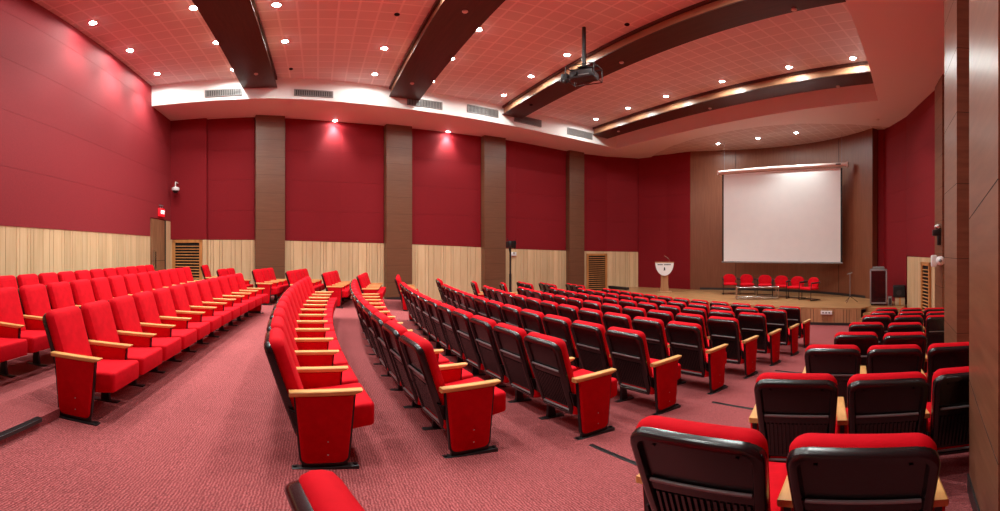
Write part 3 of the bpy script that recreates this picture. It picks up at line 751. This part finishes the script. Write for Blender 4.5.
m = MB(); m.path([(.22,0,1.33),(.2,-.02,1.45),(.1,-.08,1.55),(-.0,-.12,1.6)], .008); m.ball((0,-.12,1.6),.02); m.obj('microphone', M['chrome'], t, True)
# microphone stand
a = (850-318)/F; r = 15.2
t = thing('microphone_stand', 'thin microphone stand on the stage left of the equipment rack', 'microphone stand', (-math.cos(a)*r, math.sin(a)*r, STZ))
m = MB(); m.tube((0,0,.2),(0,0,1.05),.012); m.obj('pole', M['grey'], t, True)
m = MB(); [m.tube((0,0,.22),(.28*math.cos(q),.28*math.sin(q),.01),.009) for q in (.4,2.5,4.6)]; m.obj('tripod', M['black'], t, True)
m = MB(); m.tube((-.1,0,1.0),(.1,-.05,1.06),.014); m.obj('clip', M['grey'], t, True)
# rack
a = (878.5-318)/F; r = 14.6
t = thing('equipment_rack', 'tall grey framed equipment rack with dark glass door beside the stage wall', 'rack', (-math.cos(a)*r, math.sin(a)*r, STZ), math.atan2(-math.sin(a), math.cos(a))+math.pi/2)
RH = 1.22
m = MB()
for x in (-.29,.24): m.box((x,-.28,.06),(x+.05,-.24,RH),None,.008)
m.box((-.29,-.28,RH-.06),(.29,-.24,RH),None,.008); m.box((-.29,-.28,.06),(.29,-.24,.11)); m.obj('door_frame', M['grey'], t, True)
MB().box((-.28,-.24,.06),(.28,.28,RH),None,.01).obj('cabinet', M['black'], t, True)
MB().box((-.24,-.27,.11),(.24,-.262,RH-.06)).obj('glass_door', M['glass'], t)
m = MB(); [m.box((-.2,-.262,.2+k*.14),(.2,-.25,.3+k*.14)) for k in range(6)]; m.obj('amplifier', M['nosing'], t)
for x in (-.22,.22):
    for y in (-.2,.2): MB().ball((x,y,.04),.04).obj('castor', M['black'], t, True)
MB().box((-.2,-.2,RH),(.2,.18,RH+.07),None,.01).obj('top_unit', M['grille'], t)
def simple_box(name, label, cat, px, r, w_, dp, h, mat, z=STZ, extra=None):
    a = (px-318)/F; t = thing(name, label, cat, (-math.cos(a)*r, math.sin(a)*r, z), math.atan2(-math.sin(a), math.cos(a))+math.pi/2)
    MB().box((-w_/2,-dp/2,0),(w_/2,dp/2,h),None,.012).obj('body', mat, t, True)
    if extra: extra(t, w_, dp, h)
    return t
simple_box('cardboard_box', 'small pale box on the stage floor under the black speaker', 'box', 900, 14.5, .34, .3, .27, M['card'], extra=lambda t,w_,dp,h: MB().box((-.03,-dp/2-.003,0),(.03,dp/2,h+.003)).obj('tape', M['frame_wood'], t))
def spk(t, w_, dp, h):
    m = MB(); m.box((-w_/2+.03,-dp/2-.012,.04),(w_/2-.03,-dp/2,h-.04)); m.obj('speaker_grille', M['dark'], t)
    m = MB(); m.tube((0,-dp/2-.02,h*.4),(0,-dp/2-.01,h*.4),.09,n=16); m.obj('speaker_cone', M['nosing'], t, True)
simple_box('stage_monitor', 'square black monitor speaker resting on the pale box', 'speaker', 899, 14.5, .40, .34, .40, M['black'], STZ+.27, spk)
simple_box('floor_unit', 'small grey unit standing between rack and pale box', 'speaker', 890, 14.45, .13, .3, .30, M['grille'], extra=lambda t,w_,dp,h: MB().box((-.04,-dp/2-.01,.04),(.04,-dp/2,h-.05)).obj('front_grille', M['nosing'], t))

# ------------------------------------------------------------------ fittings on walls and ceiling
a = (584-318)/F; r = 9.45; px_, py_ = -math.cos(a)*r, math.sin(a)*r; ph = EYE+4.05
t = thing('ceiling_projector', 'black projector in a cage hanging from a ceiling pole', 'projector', (px_,py_,ph), .55)
m = MB(); m.tube((0,0,.2),(0,0,CEI-ph),.045,n=14); m.obj('pole', M['black'], t, True)
MB().box((-.27,-.2,-.09),(.27,.22,.09),None,.02).obj('projector_body', M['nosing'], t, True)
m = MB()
for x in (-.33,.33):
    for y in (-.25,.25): m.tube((x,y,-.13),(x,y,.2),.012)
for z in (-.13,.2):
    for s in (-1,1): m.tube((-.33,s*.25,z),(.33,s*.25,z),.012); m.tube((s*.33,-.25,z),(s*.33,.25,z),.012)
m.box((-.33,-.03,.19),(.33,.03,.21)); m.box((-.12,-.12,.2),(.12,.12,.22)); m.obj('cage', M['black'], t, True)
m = MB(); m.tube((-.12,-.2,0),(-.12,-.27,0),.06,n=16); m.obj('lens', M['black'], t, True)
m = MB(); m.box((-.52,-.1,-.05),(-.36,.08,.10),None,.01); m.tube((-.4,0,.0),(-.3,0,.0),.02); m.ball((-.36,-.2,-.16),.06); m.ball((-.46,-.14,-.1),.05); m.obj('cable_bundle', M['black'], t, True)
MB().box((-.05,-.206,-.06),(.2,-.2,-.035)).obj('nameplate', M['grille'], t)
# exit sign on rear wall
t = thing('exit_sign', 'lit red exit sign on the rear wall above the door', 'sign', (-13.15,-5.055,EYE+1.2), 0)
MB().box((-.2,0,-.1),(.2,.09,.16),None,.01).obj('housing', M['exit_red'], t, True)
tx_ = bpy.data.curves.new('lettering', 'FONT'); tx_.body = 'EXIT'; tx_.size = .17; tx_.align_x = 'CENTER'; tx_.align_y = 'CENTER'; tx_.extrude = .003
o = bpy.data.objects.new('lettering', tx_); C.objects.link(o); bpy.context.view_layer.update()
me = bpy.data.meshes.new_from_object(o.evaluated_get(bpy.context.evaluated_depsgraph_get())); bpy.data.objects.remove(o)
o = bpy.data.objects.new('lettering', me); C.objects.link(o); o.parent = t; me.materials.clear(); o.rotation_euler = (math.pi/2,0,math.pi); o.location = (0,.095,.03); me.materials.append(M['exit_white'])
m = MB(); m.tube((-.08,.04,.16),(-.08,.04,.26),.012); m.tube((.08,.04,.16),(.08,.04,.26),.012); m.box((-.12,0,.24),(.12,.07,.27)); m.obj('bracket', M['grey'], t)
# dome camera in corner
t = thing('dome_camera', 'small white dome camera on a bracket in the rear corner', 'camera', (-13.95,-4.8,EYE+2.05), 0)
m = MB(); m.tube((0,0,.12),(0,0,.3),.02); m.tube((0,0,.3),(-.25,0,.3),.02); m.obj('bracket', M['white'], t, True)
MB().lathe((0,0,0), [(.03,.14),(.13,.1),(.14,.04),(.12,.0)], 16).obj('housing', M['white'], t, True)
MB().ball((0,0,0),.11,(1,1,.9)).obj('dome', M['black'], t, True)
# work light on stand by the side wall
t = thing('floodlight_stand', 'black floodlight on a pole standing against the side wall panelling', 'floodlight', (-15.15,7.27,fz(-15.15,7.27)-.0), -.9)
m = MB(); m.tube((0,0,.3),(0,0,2.22),.035); m.tube((0,0,.3),(0,0,1.2),.05); m.obj('pole', M['black'], t, True)
m = MB(); [m.tube((0,0,.6),(.3*math.cos(q),.3*math.sin(q),.02),.02) for q in (.5,2.6,4.7)]; m.obj('tripod', M['black'], t, True)
m = MB(); m.box((-.17,-.12,2.22),(.17,.12,2.48),None,.03); m.tube((.17,0,2.3),(.24,0,2.58),.015); m.tube((-.15,0,2.3),(-.32,.1,2.40),.03); m.box((-.22,-.14,2.2),(-.17,.14,2.5)); m.tube((0,0,2.0),(.1,0,2.2),.03); m.obj('lamp_head', M['black'], t, True)
xw, yw = ray_wall(512)
t = thing('wall_box', 'small white box fixed on the panelling beside the floodlight pole', 'junction box', (xw+.05,yw,EYE-.15), -1.4)
MB().box((-.16,-.03,-.09),(.12,.07,.06),None,.01).obj('body', M['white'], t, True); MB().ball((-.02,.08,.03),.035).obj('knob', M['grey'], t, True)
# devices on the far right pillar
t = thing('wall_speaker', 'black bracket-mounted device with silver clamp on the far right pillar', 'speaker', (-1.31,10.95,EYE+.42), .25)
m = MB(); m.box((-.26,-.12,-.06),(.02,.06,.1),None,.02); m.box((-.14,-.1,-.3),(-.04,.04,-.04),None,.02); m.obj('body', M['black'], t, True)
MB().ball((-.1,-.08,.18),.1,(1.2,1,.8)).obj('clamp', M['chrome'], t, True)
t = thing('security_camera', 'white rotating camera mounted low on the far right pillar', 'camera', (-1.31,10.9,EYE-.27), .25)
m = MB(); m.box((-.28,-.14,-.16),(-.14,.1,.14),None,.03); m.box((-.16,-.06,-.05),(.05,.06,.05)); m.obj('mount', M['white'], t, True)
m = MB(); m.ball((-.06,-.16,0),.12,(1,1,1),14); m.obj('head', M['white'], t, True)
MB().ball((-.08,-.27,.0),.045).obj('lens', M['grey'], t, True)
